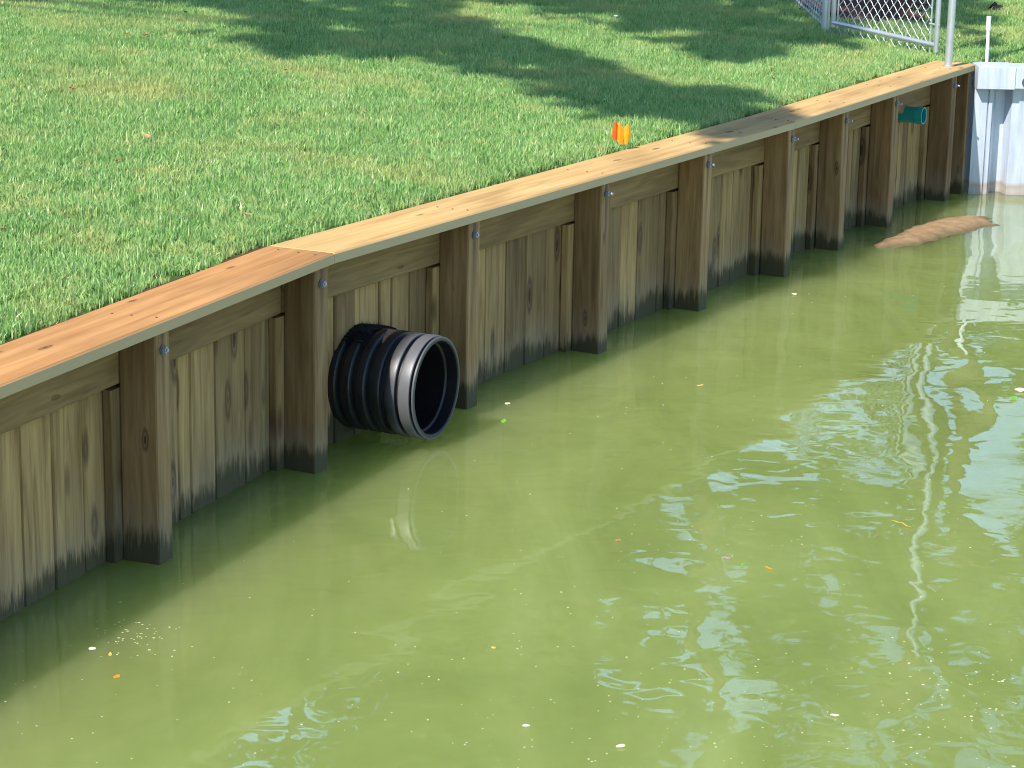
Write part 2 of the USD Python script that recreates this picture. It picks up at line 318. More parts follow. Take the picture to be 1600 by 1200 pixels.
# ------------------------------------------------------------------ water, land
wb = trimesh.creation.box((160, 160, 3.0)); wb.apply_translation((20, -20, -1.5))
part('water', wb, M_water, label='murky green canal water with slow ripples', kind='structure')

def land():
    """One sheet of lawn soil: follows the back of both walls, then runs out to the horizon."""
    bl = []
    back = [G[0] - 60 * U0 - .27 * out(U0)] + [p - .27 * out(unit(W[i + 1] - W[i])) for i, p in enumerate(W[:-1])] + [ENDP - .27 * out(U8), np.array([3.05, 15.60]), np.array([8, 15.60]), np.array([90, 15.60])]
    # rows of the sheet: each edge point swept inland
    steps = [0, .04, .3, .8, 1.6, 3, 5, 8, 12, 18, 30, 60, 140]
    inl = np.array([-.6, .8])
    v = []
    for p in back:
        for s in steps:
            q = p + inl * s
            v.append((q[0], q[1], float(ground_h(*q)) - (.05 if s == 0 else 0.0)))
    n = len(steps); f = []
    for i in range(len(back) - 1):
        for k in range(n - 1):
            a, b = i * n + k, (i + 1) * n + k
            f += [(a, b, b + 1), (a, b + 1, a + 1)]
    m = trimesh.Trimesh(np.array(v), np.array(f), process=False)
    if m.face_normals[:, 2].mean() < 0: m.invert()
    return m
part('lawn', land(), M_soil, label='ground under the lawn', kind='structure', smooth=True)

# a ragged strip of bare soil along the back of the cap
def soil_strip():
    v, f = [], []
    r = np.random.default_rng(3)
    k = 0
    for i in range(1, len(W) - 1):
        a, b = W[i], W[i + 1]; u = unit(b - a); n = out(u); L = np.linalg.norm(b - a)
        for s in np.arange(0, L, .03):
            w = .06 + .07 * float(vnoise(np.array([[s * 7 + i * 11, 0, 0]]))[0])
            p = a + u * s
            for d, z in ((-.27, .012), (-.285, .014 + .012 * r.random()), (-.285 - w, -.006)):
                q = p + n * d
                v.append((*q, float(ground_h(*q)) + z))
            k += 1
    for j in range(k - 1):
        a = j * 3
        for c in (0, 1): f += [(a + c, a + 3 + c, a + 4 + c), (a + c, a + 4 + c, a + 1 + c)]
    m = trimesh.Trimesh(np.array(v), np.array(f), process=False)
    if m.face_normals[:, 2].mean() < 0: m.invert()
    return m
part('soil_edge', soil_strip(), M_edge, label='thin line of bare soil between lawn and timber cap', kind='structure', smooth=True)

# mulch bed beyond the gate
mp = np.array([(2.42, 17.35), (2.95, 17.5), (3.3, 19.0), (3.2, 24), (2.2, 24), (2.13, 18.4)])
mz = [float(ground_h(*p)) + .035 for p in mp]
part('mulch_bed', (np.c_[mp, mz], np.array([(0, 1, 2), (0, 2, 3), (0, 3, 4), (0, 4, 5)])), M_mulch, label='reddish brown mulch bed behind the chain link gate', kind='structure')

# mud: a dark ledge at the foot of the far bays and a sunlit bar beside it
def mud():
    from shapely.geometry import Polygon, Point
    import shapely
    P = Polygon([(2.06, 13.46), (2.26, 13.56), (2.42, 13.70), (2.62, 13.98), (2.80, 14.16), (2.92, 14.30), (2.93, 14.58), (2.80, 14.57), (2.62, 14.47), (2.47, 14.28), (2.34, 14.05), (2.20, 13.80)])
    xs, ys = np.arange(1.0, 3.4, .022), np.arange(11.7, 15.0, .022)
    X, Y = np.meshgrid(xs, ys)
    pts = shapely.points(X.ravel(), Y.ravel())
    inside = shapely.contains(P, pts); dist = shapely.distance(P.boundary, pts)
    sd = np.where(inside, dist, -dist).reshape(X.shape)
    nz = fbm(np.stack([X * 17, Y * 17, 0 * X], -1), 5, 5) - .5
    Z = np.where(sd > 0, .034 * (1 - np.exp(-np.maximum(sd, 0) / .09)), sd * .2) + nz * .026
    n = len(xs); idx = np.arange(X.size).reshape(X.shape)
    keep = (Z[:-1, :-1] > -.06) | (Z[1:, 1:] > -.06)
    a, b, c, d = idx[:-1, :-1][keep], idx[:-1, 1:][keep], idx[1:, 1:][keep], idx[1:, :-1][keep]
    return trimesh.Trimesh(np.c_[X.ravel(), Y.ravel(), Z.ravel()], np.r_[np.c_[a, b, c], np.c_[a, c, d]], process=True)
part('mud_bank', mud(), M_mud, label='tan mud bar just above the water at the far end of the timber wall', kind='structure', smooth=True)

# ------------------------------------------------------------------ timber wall
wall = thing('timber_seawall', 'timber seawall of upright planks and square posts under a flat board cap', 'retaining wall')
vz = np.array([0, 0, 1.])
def v3(p, z): return np.array([p[0], p[1], z])

for i in range(len(W) - 1):
    a, b = W[i], W[i + 1]; L = np.linalg.norm(b - a); u = unit(b - a); n = out(u)
    u3, n3 = v3(u, 0), v3(n, 0)
    # waler: a flat two-by-eight; x along the wall, y up, z to the water
    o = v3(a + n * (-.159), .8 - .094)
    part('waler', board(L - .003, .184, .038, .004), M_waler, wall, frame(o + u3 * .0015, u3, vz, n3))
    # upright tongue and groove planks behind it
    s = 0.0
    while s < L - .02:
        w = float(rng.choice([.088, .14, .14, .184, .184, .235]))
        w = min(w, L - s)
        if L - s - w < .05: w = L - s
        dd = -.199 + rng.uniform(-.004, .003)
        o = v3(a + u * (s + w / 2) + n * dd, -.6)
        part('plank', board(1.395, w - .004, .038, .006), M_plank, wall, frame(o, vz, u3, n3) if False else frame(o, vz, -u3, n3))
        s += w

BOLT_Z = [.745, .735, .735, .745, .75, .742, .745, .74, .745, .74]
for i, p in enumerate(POSTS):
    u = unit(W[i + 2] - W[i + 1]); n = out(u); u3, n3 = v3(u, 0), v3(n, 0)
    lean = rng.normal(0, .0055, 2)
    up = vz + u3 * lean[0] + n3 * lean[1]; up /= np.linalg.norm(up)
    x_ = up; y_ = -u3 - up * np.dot(-u3, up); y_ /= np.linalg.norm(y_); z_ = np.cross(x_, y_)
    base = v3(p + u * .0475 - n * .070, -.6)
    base = base - (up - vz) * 1.0
    post = part('post', board(1.3985, .095, .140, .005), M_post, wall, frame(base, x_, y_, z_))
    # cleat at the back of the post, under the waler
    part('cleat', board(1.2, .145, .036, .004), M_plank, wall, frame(v3(p + u * .027 - n * .161, -.6), vz, -u3, n3))
    # bolt: washer, nut and thread end; part of the post it is driven through (post space: x up, z to the water)
    bx, by = BOLT_Z[i] + .6, rng.uniform(-.008, .006)
    def local(m):
        m = m.copy(); return m
    # cylinders about z
    ws = trimesh.creation.cylinder(.018, .004, sections=20); ws.apply_translation((bx, by, .0724))
    nt = trimesh.creation.cylinder(.0120, .011, sections=6); nt.apply_translation((bx, by, .0814))
    rd = trimesh.creation.cylinder(.0065, .020 if i > 3 else .008, sections=12); rd.apply_translation((bx, by, .0860 + (.010 if i > 3 else .003)))
    part('washer', ws, M_washer, post); part('nut', nt, M_nut, post, smooth=25); part('thread_end', rd, M_nut, post, smooth=25)

# a flat board set on edge closes the end of the wall
ue, ne = v3(U8, 0), v3(out(U8), 0)
part('end_board', board(1.3985, .040, .150, .004), M_post, wall, frame(v3(G[8] + U8 * .335 - out(U8) * .070, -.6), vz, -ue, ne))
# cap boards
def cap_piece(p0, p1, s_front, s_back, e_front, e_back, material, label):
    """A board lying from p0 to p1 (points of the post line); the four numbers move its corners along the board for mitres."""
    u = unit(p1 - p0); n = out(u); L = np.linalg.norm(p1 - p0)
    f, b = .010, -.278
    poly = [(s_front, f), (L + e_front, f), (L + e_back, b), (s_back, b)]
    poly = [(x, y) for x, y in poly]
    u3, n3 = v3(u, 0), v3(n, 0)
    # local x along, local y = -n so that z is up
    pts = [(x, -y) for x, y in poly]
    if np.cross(np.subtract(pts[1], pts[0]), np.subtract(pts[2], pts[1])) < 0: pts = pts[::-1]
    part('cap_board', prism(pts, 0, CAP_T, .006), material, wall, frame(v3(p0, H), u3, -n3, vz), label=label)
dA = math.radians(8.0)
J1 = G[1] + .13 * UM * 1.0
J1a = G[1] + .13 * unit(G[1] - G[0])
tn = math.tan(dA / 2) * .288
cap_piece(W[0], J1a, 0, 0, 0, -.0 , M_cap_a, 'orange cap board') if False else None
uA = unit(G[1] - G[0]); uB = unit(G[5] - G[1]); uC = unit(ENDP - G[5])
angAB = math.atan2(np.cross(uB, uA), np.dot(uB, uA))      # A turns right into B
JA = G[1] + .0 * uA
# wall A turns away to the right: the back (inland) side is the outside of the bend
t1 = math.tan(angAB / 2)
front_shift = .010 * t1; back_shift = -.278 * t1
sJ = .12
pJ = G[1] + uB * sJ
# front lines: A ends on a mitre through the joint
pa = pJ
cap_piece(W[0], pa, 0, 0, -front_shift - .001, -back_shift - .001, M_cap_a, 'orange cap board')
cap_piece(pa, G[5] + uB * .045, front_shift + .001, back_shift + .001, -.002, -.002, M_cap_b, 'long yellow cap board')
cap_piece(G[5] + uB * .045, ENDP + uC * .05, .002, .002, 0, .03, M_cap_b, 'far yellow cap board')

nails = []
rn = np.random.default_rng(90)
for i in range(len(POSTS)):
    u = unit(W[i + 2] - W[i + 1]); n = out(u)
    for d in (-.03, -.10, -.19):
        c = trimesh.creation.cylinder(.0045, .003, sections=8); q = W[i + 1] + u * (.045 + rn.uniform(-.012, .012)) + n * (d + rn.uniform(-.012, .012)); c.apply_translation((*q, H + CAP_T + .0008))
        part('nail_head', c, M_washer, wall)

# ------------------------------------------------------------------ corrugated drain pipe
S1 = unit(G[2] - G[1]); N1 = out(S1)
rot = math.radians(4.0)
ax = v3(N1 * math.cos(rot) + S1 * math.sin(rot), 0); ax[2] = -.012; ax /= np.linalg.norm(ax)
mouth = v3(G[1] + S1 * .598 + N1 * .180, .236)
py = unit(np.cross(vz, ax)); pz = np.cross(ax, py)
pipe = thing('drain_pipe', 'black corrugated plastic drain pipe jutting through the timber wall over the water', 'drain pipe', M=frame(mouth, ax, py, pz))
R0 = .209
prof = []
PITCHR = .066
x = -.50
def rib(x0, r_lo, r_hi, w, e=.010):
    return [(x0 - w / 2 - e, r_lo), (x0 - w / 2 - .002, r_hi - .004), (x0 - w / 2 + .004, r_hi), (x0 + w / 2 - .004, r_hi), (x0 + w / 2 + .002, r_hi - .004), (x0 + w / 2 + e, r_lo)]
for k in range(8, 2, -1):
    prof += rib(-.040 - PITCHR * k, R0 - .021, R0, .034)
prof_shell = prof[:]
for x0, w in ((-.172, .036), (-.106, .038), (-.044, .044)):
    prof_shell += rib(x0, R0 - .0205, R0, w, .005)
prof_shell += [(-.012, R0 - .0205), (-.008, R0 - .004), (-.002, R0 - .004), (0, R0 - .008), (0, R0 - .018), (-.004, R0 - .022)]
shell = revolve(prof_shell, 96)
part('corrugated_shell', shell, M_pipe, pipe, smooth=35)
inner = revolve([(-.004, R0 - .022), (-.05, R0 - .024), (-.056, R0 - .032), (-.070, R0 - .032), (-.076, R0 - .027), (-.6, R0 - .027), (-.6, .001)], 96)
part('inner_wall', inner, M_pipe_in, pipe, smooth=35)
# silt lying in the valley on top and torn fabric round the wall end
def arc_patch(x0, x1, r, w0, w1, mound, seed):
    v, f = [], []; nx, nw = 8, 26
    for i in range(nx):
        for j in range(nw):
            a = w0 + (w1 - w0) * j / (nw - 1); t = i / (nx - 1)
            e = math.sin(math.pi * t) * math.sin(math.pi * j / (nw - 1))
            rr = r + mound * e * (.6 + .8 * float(vnoise(np.array([[i * .9, j * .6, seed]]))[0])) - .004 * (1 - e)
            v.append((x0 + (x1 - x0) * t, rr * math.sin(a), rr * math.cos(a)))
    for i in range(nx - 1):
        for j in range(nw - 1):
            a = i * nw + j; f += [(a, a + 1, a + nw), (a + 1, a + nw + 1, a + nw)]
    m = trimesh.Trimesh(np.array(v), np.array(f), process=False)
    if (m.face_normals * (m.triangles_center * [0, 1, 1])).sum() < 0: m.invert()
    return m
part('silt', arc_patch(-.255, -.187, R0 - .018, -.42, .5, .017, 3), M_silt, pipe, smooth=True, label='reddish silt lying on top of the pipe')
def fabric():
    v, f = [], []; seg = 140; r = np.random.default_rng(5)
    for j in range(seg):
        a = 2 * math.pi * j / seg
        e = float(vnoise(np.array([[6 + 5 * math.cos(a), 6 + 5 * math.sin(a), 2]]))[0]); s = float(vnoise(np.array([[j * .9, 0, 9]]))[0])
        topw = max(0, math.cos(a - .15)); on = min(max((math.cos(a - .15) - .52 - .40 * s) * 6, 0), 1)
        for k, (xx, rr) in enumerate(((-.40, R0 + .003), (-.335, R0 + .004 + .004 * e), (-.315 + .055 * topw * e, R0 + .006 + .006 * s), (-.300 + .075 * topw * e + .02 * s, R0 - .004 + .012 * s))):
            rr = rr if on > 0 else R0 - .030
            v.append((xx, rr * math.sin(a), rr * math.cos(a)))
    for j in range(seg):
        for k in range(3):
            a, b = j * 4 + k, ((j + 1) % seg) * 4 + k
            f += [(a, b, a + 1), (b, b + 1, a + 1)]
    fr = [trimesh.Trimesh(np.array(v), np.array(f), process=False)]
    for q in range(520):                        # loose fibres
        a = r.normal(0, .7); x0 = r.uniform(-.36, -.235); L = r.uniform(.008, .030)
        p = np.array([x0, (R0 + .004) * math.sin(a), (R0 + .004) * math.cos(a)]); d = np.array([r.normal(.2, .6), math.sin(a) + r.normal(0, .5), math.cos(a) + r.normal(0, .5)])
        d /= np.linalg.norm(d); sd = np.array([d[1], -d[0], .3]) * .0012
        fr.append(trimesh.Trimesh(np.array([p - sd, p + sd, p + d * L]), np.array([(0, 1, 2)]), process=False))
    return cat_mesh(fr)
part('filter_fabric', fabric(), M_fabric, pipe, label='torn black filter fabric round the wall end')

# teal stub pipe between the last two posts
S7 = unit(G[8] - G[7]); N7 = out(S7)
tp = v3(G[7] + S7 * .635 + N7 * (-.02), .602)
tx = v3(N7, 0); ty = unit(np.cross(vz, tx)); 
teal = thing('plastic_pipe', 'short teal plastic pipe stub poking out between the last two posts', 'pipe', M=frame(tp, tx, ty, vz))
part('pipe_wall', revolve([(-.16, .050), (-.05, .050), (-.049, .054), (-.002, .054), (0, .052), (0, .047), (-.002, .045), (-.16, .045), (-.16, .001)], 40), M_teal, teal, smooth=35)

# ------------------------------------------------------------------ metal seawall
sea = thing('metal_seawall', 'pale grey sheet metal seawall with boxed cap meeting the timber wall', 'retaining wall')
def slab(x0, x1, y0, y1, z0, z1, c=.004):
    b = board(x1 - x0, y1 - y0, z1 - z0, c); b.apply_translation((x0, (y0 + y1) / 2, (z0 + z1) / 2)); return b
def sheet_panel(x0):
    pr = [(0, 0), (.085, 0), (.088, .014), (.094, .014), (.097, 0), (.118, 0), (.121, .016), (.128, .016), (.160, .115), (.222, .115), (.245, .004), (.249, 0), (.46, 0)]
    v, f = [], []
    zs = [-.6, 0, .3, .6, .76]
    for z in zs:
        for x, y in pr: v.append((x0 + x, SHEET_Y + y, z))
        for x, y in pr: v.append((x0 + x, SHEET_Y + y + .008, z))
    n = len(pr)
    for k in range(len(zs) - 1):
        for j in range(n - 1):
            a = k * 2 * n + j; b = a + 2 * n
            f += [(a, a + 1, b), (a + 1, b + 1, b)]
            c = a + n; d = b + n
            f += [(c, d, c + 1), (c + 1, d, d + 1)]
    return trimesh.Trimesh(np.array(v), np.array(f), process=False)
part('sheet_panel', slab(2.60, 3.0, SHEET_Y + .13, SHEET_Y + .138, -.6, .76, .002), M_sheet, sea)
for k in range(5):
    part('sheet_panel', sheet_panel(2.965 + .461 * k - .001 * k), M_sheet, sea)
part('cap_channel', slab(2.965, 3.205, 15.345, 15.62, .695, .842), M_sheet, sea)
part('cap_channel', slab(3.208, 5.2, 15.352, 15.62, .700, .838), M_sheet, sea)
wp = trimesh.creation.cylinder(.035, .008, sections=24); wp.apply_transform(trimesh.transformations.rotation_matrix(math.pi / 2, (1, 0, 0))); wp.apply_translation((3.285, 15.345, .745))
part('washer', wp, M_washer, sea)
bh = trimesh.creation.cylinder(.016, .02, sections=6); bh.apply_transform(trimesh.transformations.rotation_matrix(math.pi / 2, (1, 0, 0))); bh.apply_translation((3.285, 15.335, .745))
part('bolt_head', bh, M_nut, sea)

# ------------------------------------------------------------------ gate, posts, stake
ga = np.array([2.790, 15.96]); gdir = unit(np.array([-.53, .85])); GL = 1.085
gz = float(ground_h(*(ga + gdir * GL / 2))) + .03
gate = thing('chain_link_gate', 'galvanised chain link gate standing at the end of the timber cap', 'gate', loc=(ga[0], ga[1], gz))
def gp(s, z): return np.array([gdir[0] * s, gdir[1] * s, z + s * .05])
GT = 1.18
part('frame_rail', tube([gp(0, .035), gp(GL, .035)], .0175, 12), M_galv, gate, smooth=True)
part('frame_rail', tube([gp(0, GT), gp(GL, GT)], .0175, 12), M_galv, gate, smooth=True)
part('frame_stile', tube([gp(0, -.01), gp(0, GT + .01)], .0175, 12), M_galv, gate, smooth=True)
part('frame_stile', tube([gp(GL, .0), gp(GL, GT + .01)], .0175, 12), M_galv, gate, smooth=True)
part('tension_bar', tube([gp(.062, -.03), gp(.062, GT)], .006, 6), M_galv, gate)
part('tension_bar', tube([gp(GL - .05, .0), gp(GL - .05, GT)], .006, 6), M_galv, gate)
for z in (.17, .75):
    part('bracket', tube([gp(-.02, z), gp(.075, z)], .009, 6), M_galv, gate)
def chain(L, z0, z1, P=.082):
    nn = np.array([gdir[1], -gdir[0], 0]) * .0035
    ms = []
    for sgn in (1, -1):
        k = -math.ceil((z1 - z0) / P) - 1
        while k * P < L + (z1 - z0) + P:
            s0 = k * P
            # z = z0 + sgn * (s - s0), clipped to the panel
            if sgn > 0: lo, hi = max(.06, s0), min(L - .045, s0 + (z1 - z0)); 
            else: lo, hi = max(.06, s0 - (z1 - z0)), min(L - .045, s0)
            if hi - lo > .01:
                za = z0 + (lo - s0 if sgn > 0 else s0 - lo); zb = z0 + (hi - s0 if sgn > 0 else s0 - hi)
                m_ = max(2, int((hi - lo) / (P / 2)) * 2 + 1)
                ss = np.linspace(lo, hi, m_); zz = np.linspace(za, zb, m_)
                ms.append(tube([gp(s, z) + nn * sgn * (1 if j % 2 else -.4) for j, (s, z) in enumerate(zip(ss, zz))], .0030, 5))
            k += 1
    return cat_mesh(ms)
part('chain_link_mesh', chain(GL, -.045, GT), M_wire, gate, smooth=True)

hp = ga + gdir * (GL + .085)
post = thing('fence_post', 'round galvanised fence post at the far side of the chain link gate', 'post', loc=(*hp, float(ground_h(*hp)) - .02))
part('tube', tube([(0, 0, -.3), (0, 0, 1.38)], .030, 20), M_galv, post, smooth=30)
capd = trimesh.creation.icosphere(2, .034); capd.apply_scale((1, 1, .5)); capd.apply_translation((0, 0, 1.385))
part('post_cap', capd, M_galv, post, smooth=True)
# the fence goes on beyond the post
fdir = unit(np.array([2.06, 19.6]) - hp); FL = 2.4
fence = thing('chain_link_fence', 'short run of chain link fence going back from the gate post', 'fence', loc=(hp[0], hp[1], float(ground_h(*hp)) + .02))
_g0 = gdir; gdir = fdir
part('chain_link_mesh', chain(FL, 0, 1.2), M_wire, fence, smooth=True)
part('top_rail', tube([gp(.03, 1.22), gp(FL, 1.22)], .018, 10), M_galv, fence, smooth=True)
part('line_post', tube([gp(FL, -.2), gp(FL, 1.28)], .025, 12), M_galv, fence, smooth=True)
gdir = _g0

pl = np.array([2.762, 15.315])
pole = thing('galvanised_pole', 'tall slim galvanised pole standing on the end of the timber cap', 'pole', loc=(*pl, H + CAP_T))
part('pole_tube', tube([(0, 0, 0), (.012, 0, 2.3)], .0245, 20), M_galv, pole, smooth=30)
fl = trimesh.creation.cylinder(.036, .008, sections=20); fl.apply_translation((0, 0, .004)); part('base_flange', fl, M_galv, pole)

sk = np.array([3.072, 15.64])
stake = thing('plastic_stake', 'thin white plastic pipe stake standing behind the metal seawall', 'stake', loc=(*sk, float(ground_h(*sk)) - .02))
part('stake_pipe', tube([(0, 0, -.1), (-.002, 0, .19), (-.005, 0, .345)], .0115, 12), M_stake, stake, smooth=30)
part('coupling', tube([(-.004, 0, .26), (-.005, 0, .352)], .0150, 12), M_stake, stake, smooth=30)

# ------------------------------------------------------------------ marking flag
fb = np.array([.530, 11.535])
flag = thing('marking_flag', 'small orange marking flag on a wire beside the timber cap', 'flag', loc=(*fb, float(ground_h(*fb)) + .012))
part('wire', tube([(0, 0, -.05), (-.006, 0, .06), (-.030, 0, .17)], .0022, 6), plain('flag_wire', (.22, .18, .15), .5, .5), flag)
def petals(pts):
    """Folded plastic film: columns (x, y, bottom, top)."""
    v, f = [], []
    for x, y, b, t in pts: v += [(x, y, b), (x, y - .004, (b + t) / 2), (x, y, t)]
    for i in range(len(pts) - 1):
        a = i * 3
        for c in (0, 1): f += [(a + c, a + 3 + c, a + 4 + c), (a + c, a + 4 + c, a + 1 + c)]
    return trimesh.Trimesh(np.array(v), np.array(f), process=False)
def film(name, c):
    return mat(name, {'d': ('principled_bsdf', {'base_color': c, 'roughness': .4}), 't': ('translucent_bsdf', {'color': c}), 'm': ('mix_closure', {'fac': .4})}, [('d.BSDF', 'm.closure1'), ('t.BSDF', 'm.closure2')], surface='m.closure')
part('film', petals([(-0.0632, .016, .083, .108), (-0.0605, .008, .075, .135), (-0.0551, .0, .072, .158), (-0.047, -.004, .068, .163), (-0.0362, .006, .064, .140)]), film('flag_film_red', (.95, .13, .02)), flag, label='red orange film')
part('film', petals([(-0.0389, .004, .066, .125), (-0.0348, -.004, .060, .150), (-0.0281, -.008, .056, .160), (-0.0146, -.002, .048, .130), (-0.0065, .002, .046, .128), (0.007, -.006, .052, .150), (0.0151, -.004, .060, .146), (0.0259, .006, .076, .118)]), film('flag_film_sun_through', (1.0, .42, .02)), flag, label='orange film coloured yellow for the sun shining through')  # yellower copy of the film: sunlight passing through is put into its colour

# ------------------------------------------------------------------ grass
def tuft(seed, n, rad, hmin, hmax, wid):
    r = np.random.default_rng(seed)
    a = r.uniform(0, 2 * math.pi, n); q = rad * np.sqrt(r.uniform(0, 1, n))
    base = np.stack([q * np.cos(a), q * np.sin(a), np.zeros(n) - .004], 1)
    h = r.uniform(hmin, hmax, n) * (1 + .25 * (r.random(n) < .06)); az = r.uniform(0, 2 * math.pi, n); lean = np.clip(r.normal(.36, .26, n), 0, 1.2)
    d = np.stack([np.cos(az), np.sin(az), np.zeros(n)], 1)
    face = r.uniform(0, 2 * math.pi, n); sd = np.stack([np.cos(face), np.sin(face), np.zeros(n)], 1) * (wid * r.uniform(.7, 1.3, n) / 2)[:, None]
    up = np.array([0, 0, 1.])
    m1 = base + up * (h * .5)[:, None] + d * (h * .22 * lean)[:, None]
    m2 = base + up * (h * (.95 - .35 * lean))[:, None] + d * (h * .75 * lean)[:, None]
    v = np.stack([base - sd, base + sd, m1 - sd * .9, m1 + sd * .9, m2], 1).reshape(-1, 3)
    k = np.arange(n)[:, None] * 5
    f = np.concatenate([k + [0, 1, 3], k + [0, 3, 2], k + [2, 3, 4]], 0)
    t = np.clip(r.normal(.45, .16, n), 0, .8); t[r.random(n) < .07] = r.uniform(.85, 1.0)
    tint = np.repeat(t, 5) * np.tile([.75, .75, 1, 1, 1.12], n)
    return v, f, np.clip(tint, 0, 1)

def tinted(path, v, f, tint, material):
    m = usdkit.mesh(stage, path, trimesh.Trimesh(v, f, process=False), material)
    UsdGeom.PrimvarsAPI(m).CreatePrimvar('tint', Sdf.ValueTypeNames.FloatArray, 'vertex').Set(Vt.FloatArray.FromNumpy(tint.astype(np.float32)))
    return m

gi = UsdGeom.PointInstancer.Define(stage, '/World/grass')
tag(gi, 'mown green grass of the lawn behind both walls', 'grass', kind='stuff')
protos = []
NV = 9
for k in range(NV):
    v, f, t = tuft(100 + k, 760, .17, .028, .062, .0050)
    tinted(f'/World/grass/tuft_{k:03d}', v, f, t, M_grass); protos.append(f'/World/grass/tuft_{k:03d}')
gi.CreatePrototypesRel().SetTargets([Sdf.Path(p) for p in protos])
gp_, gq, gs, gk = [], [], [], []
r = np.random.default_rng(11)
for yy in np.arange(5.5, 24.5, .185):
    for xx in np.arange(-6.5, 6.5, .185):
        x, y = xx + r.uniform(-.07, .07), yy + r.uniform(-.07, .07)
        lim = .215 * y + 1.1
        if abs(x) > lim: continue
        d = wall_dist(x, y)
        if d > -.465 and not (y > 15.78 and x > 2.3): continue
        if .0 < x and y > 17.4 and 2.16 < x < 3.25 and x > 2.13 + (y - 17.4) * 0 : 
            if y > 17.5 + max(0, 2.5 - x) * .6 and x < 2.95 + (y - 17.5) * .2: continue
        gp_.append((x, y, float(ground_h(x, y)))); w = r.uniform(0, 2 * math.pi)
        gq.append((math.cos(w / 2), 0, 0, math.sin(w / 2))); sc = r.uniform(.85, 1.15); gs.append((sc, sc, sc * r.uniform(.85, 1.2))); gk.append(int(r.integers(NV)))
# a thin ragged fringe against the cap
v, f, t = tuft(77, 85, .06, .022, .06, .0052)
tinted('/World/grass/tuft_edge', v, f, t, M_grass); gi.GetPrototypesRel().AddTarget(Sdf.Path('/World/grass/tuft_edge'))
for i in range(1, len(W) - 1):
    a, b = W[i], W[i + 1]; u = unit(b - a); n = out(u); L = np.linalg.norm(b - a)
    for s in np.arange(0, L, .024):
        if r.random() < .18: continue
        p = a + u * (s + r.uniform(-.02, .02)) + n * r.uniform(-.54, -.375)
        gp_.append((*p, float(ground_h(*p)))); w = r.uniform(0, 2 * math.pi); gq.append((math.cos(w / 2), 0, 0, math.sin(w / 2)))
        gs.append((1, 1, r.uniform(.8, 1.1))); gk.append(NV)
gi.CreatePositionsAttr(Vt.Vec3fArray.FromNumpy(np.array(gp_, np.float32)))
gi.CreateOrientationsAttr(Vt.QuathArray([Gf.Quath(float(a), float(b), float(c), float(d)) for a, b, c, d in gq]))
gi.CreateScalesAttr(Vt.Vec3fArray.FromNumpy(np.array(gs, np.float32)))
gi.CreateProtoIndicesAttr(Vt.IntArray(gk))

# ------------------------------------------------------------------ rays of the photograph, for laying small things where they lie
def on_ground(px, py, h=None):
    """The lawn (or level h) point seen at a pixel of the 1600 x 1200 photograph."""
    dd = CR * (px - 800) / FPX + CD * (py - 600) / FPX + _f
    z = .9 if h is None else h
    for _ in range(8):
        t = (z - CAM_H) / dd[2]; q = dd * t
        if h is not None: break
        z = float(ground_h(q[0], q[1]))
    return np.array([q[0], q[1], z])

# ------------------------------------------------------------------ trees
def leaf_cloud(centers, radii, counts, size, seed, flat=.75):
    r = np.random.default_rng(seed)
    P = []
    for c, rad, k in zip(centers, radii, counts):
        d = r.normal(0, 1, (k, 3)); d /= np.linalg.norm(d, axis=1, keepdims=True)
        P.append(c + d * (rad * r.uniform(.15, 1, k) ** .5)[:, None] * [1, 1, flat])
    P = np.vstack(P); n = len(P)
    a = r.normal(0, 1, (n, 3)); a /= np.linalg.norm(a, axis=1, keepdims=True)
    b = np.cross(a, r.normal(0, 1, (n, 3))); b /= np.linalg.norm(b, axis=1, keepdims=True)
    L = (size * r.uniform(.7, 1.3, n))[:, None]; Wd = L * .3
    v = np.stack([P - a * L / 2, P + b * Wd, P + a * L / 2, P - b * Wd], 1).reshape(-1, 3)
    k = np.arange(n)[:, None] * 4
    f = np.concatenate([k + [0, 1, 2], k + [0, 2, 3]], 0)
    return v, f, np.repeat(np.clip(r.normal(.5, .22, n), 0, 1), 4)

def limb(p, q, r0, r1, seed, seg=7, sag=.12):
    r = np.random.default_rng(seed); p, q = np.asarray(p, float), np.asarray(q, float)
    t = np.linspace(0, 1, 7)[:, None]; L = np.linalg.norm(q - p)
    pts = p + (q - p) * t + np.sin(math.pi * t) * r.normal(0, .05, 3) * L + np.array([0, 0, 1]) * sag * L * np.sin(math.pi * t) * .5
    return tube(pts, np.linspace(r0, r1, 7), seg)

# shade tree to the left of the picture; its crown hangs over the lawn above the frame
from shapely.geometry import Polygon as SP, Point as SPt
S_MAIN = SP([(-40, -60), (60, -20), (126, 2), (213, 12), (300, 16), (380, 32), (392, 46), (322, 50), (257, 60), (261, 70), (366, 76), (410, 80), (440, 96), (475, 103), (519, 92), (585, 105), (640, 94), (681, 106), (729, 122), (824, 140), (860, 168), (885, 178), (924, 192), (1034, 196), (1120, 200), (1110, 226), (1240, 196), (1235, 175), (1209, 160), (1165, 144), (1099, 142), (1034, 131), (964, 114), (924, 88), (850, 72), (793, 48), (720, 26), (700, -10), (500, -60)])
S_TOP = SP([(690, -10), (771, 17), (859, 35), (946, 48), (1012, 70), (1077, 88), (1112, 105), (1152, 114), (1209, 109), (1222, 88), (1287, 79), (1350, 84), (1330, 40), (1290, 0), (1250, -60), (700, -60)])
S_GATE = SP([(1300, -60), (1310, 20), (1400, 44), (1466, 50), (1530, 66), (1535, 96), (1560, 96), (1545, 30), (1520, -60)])
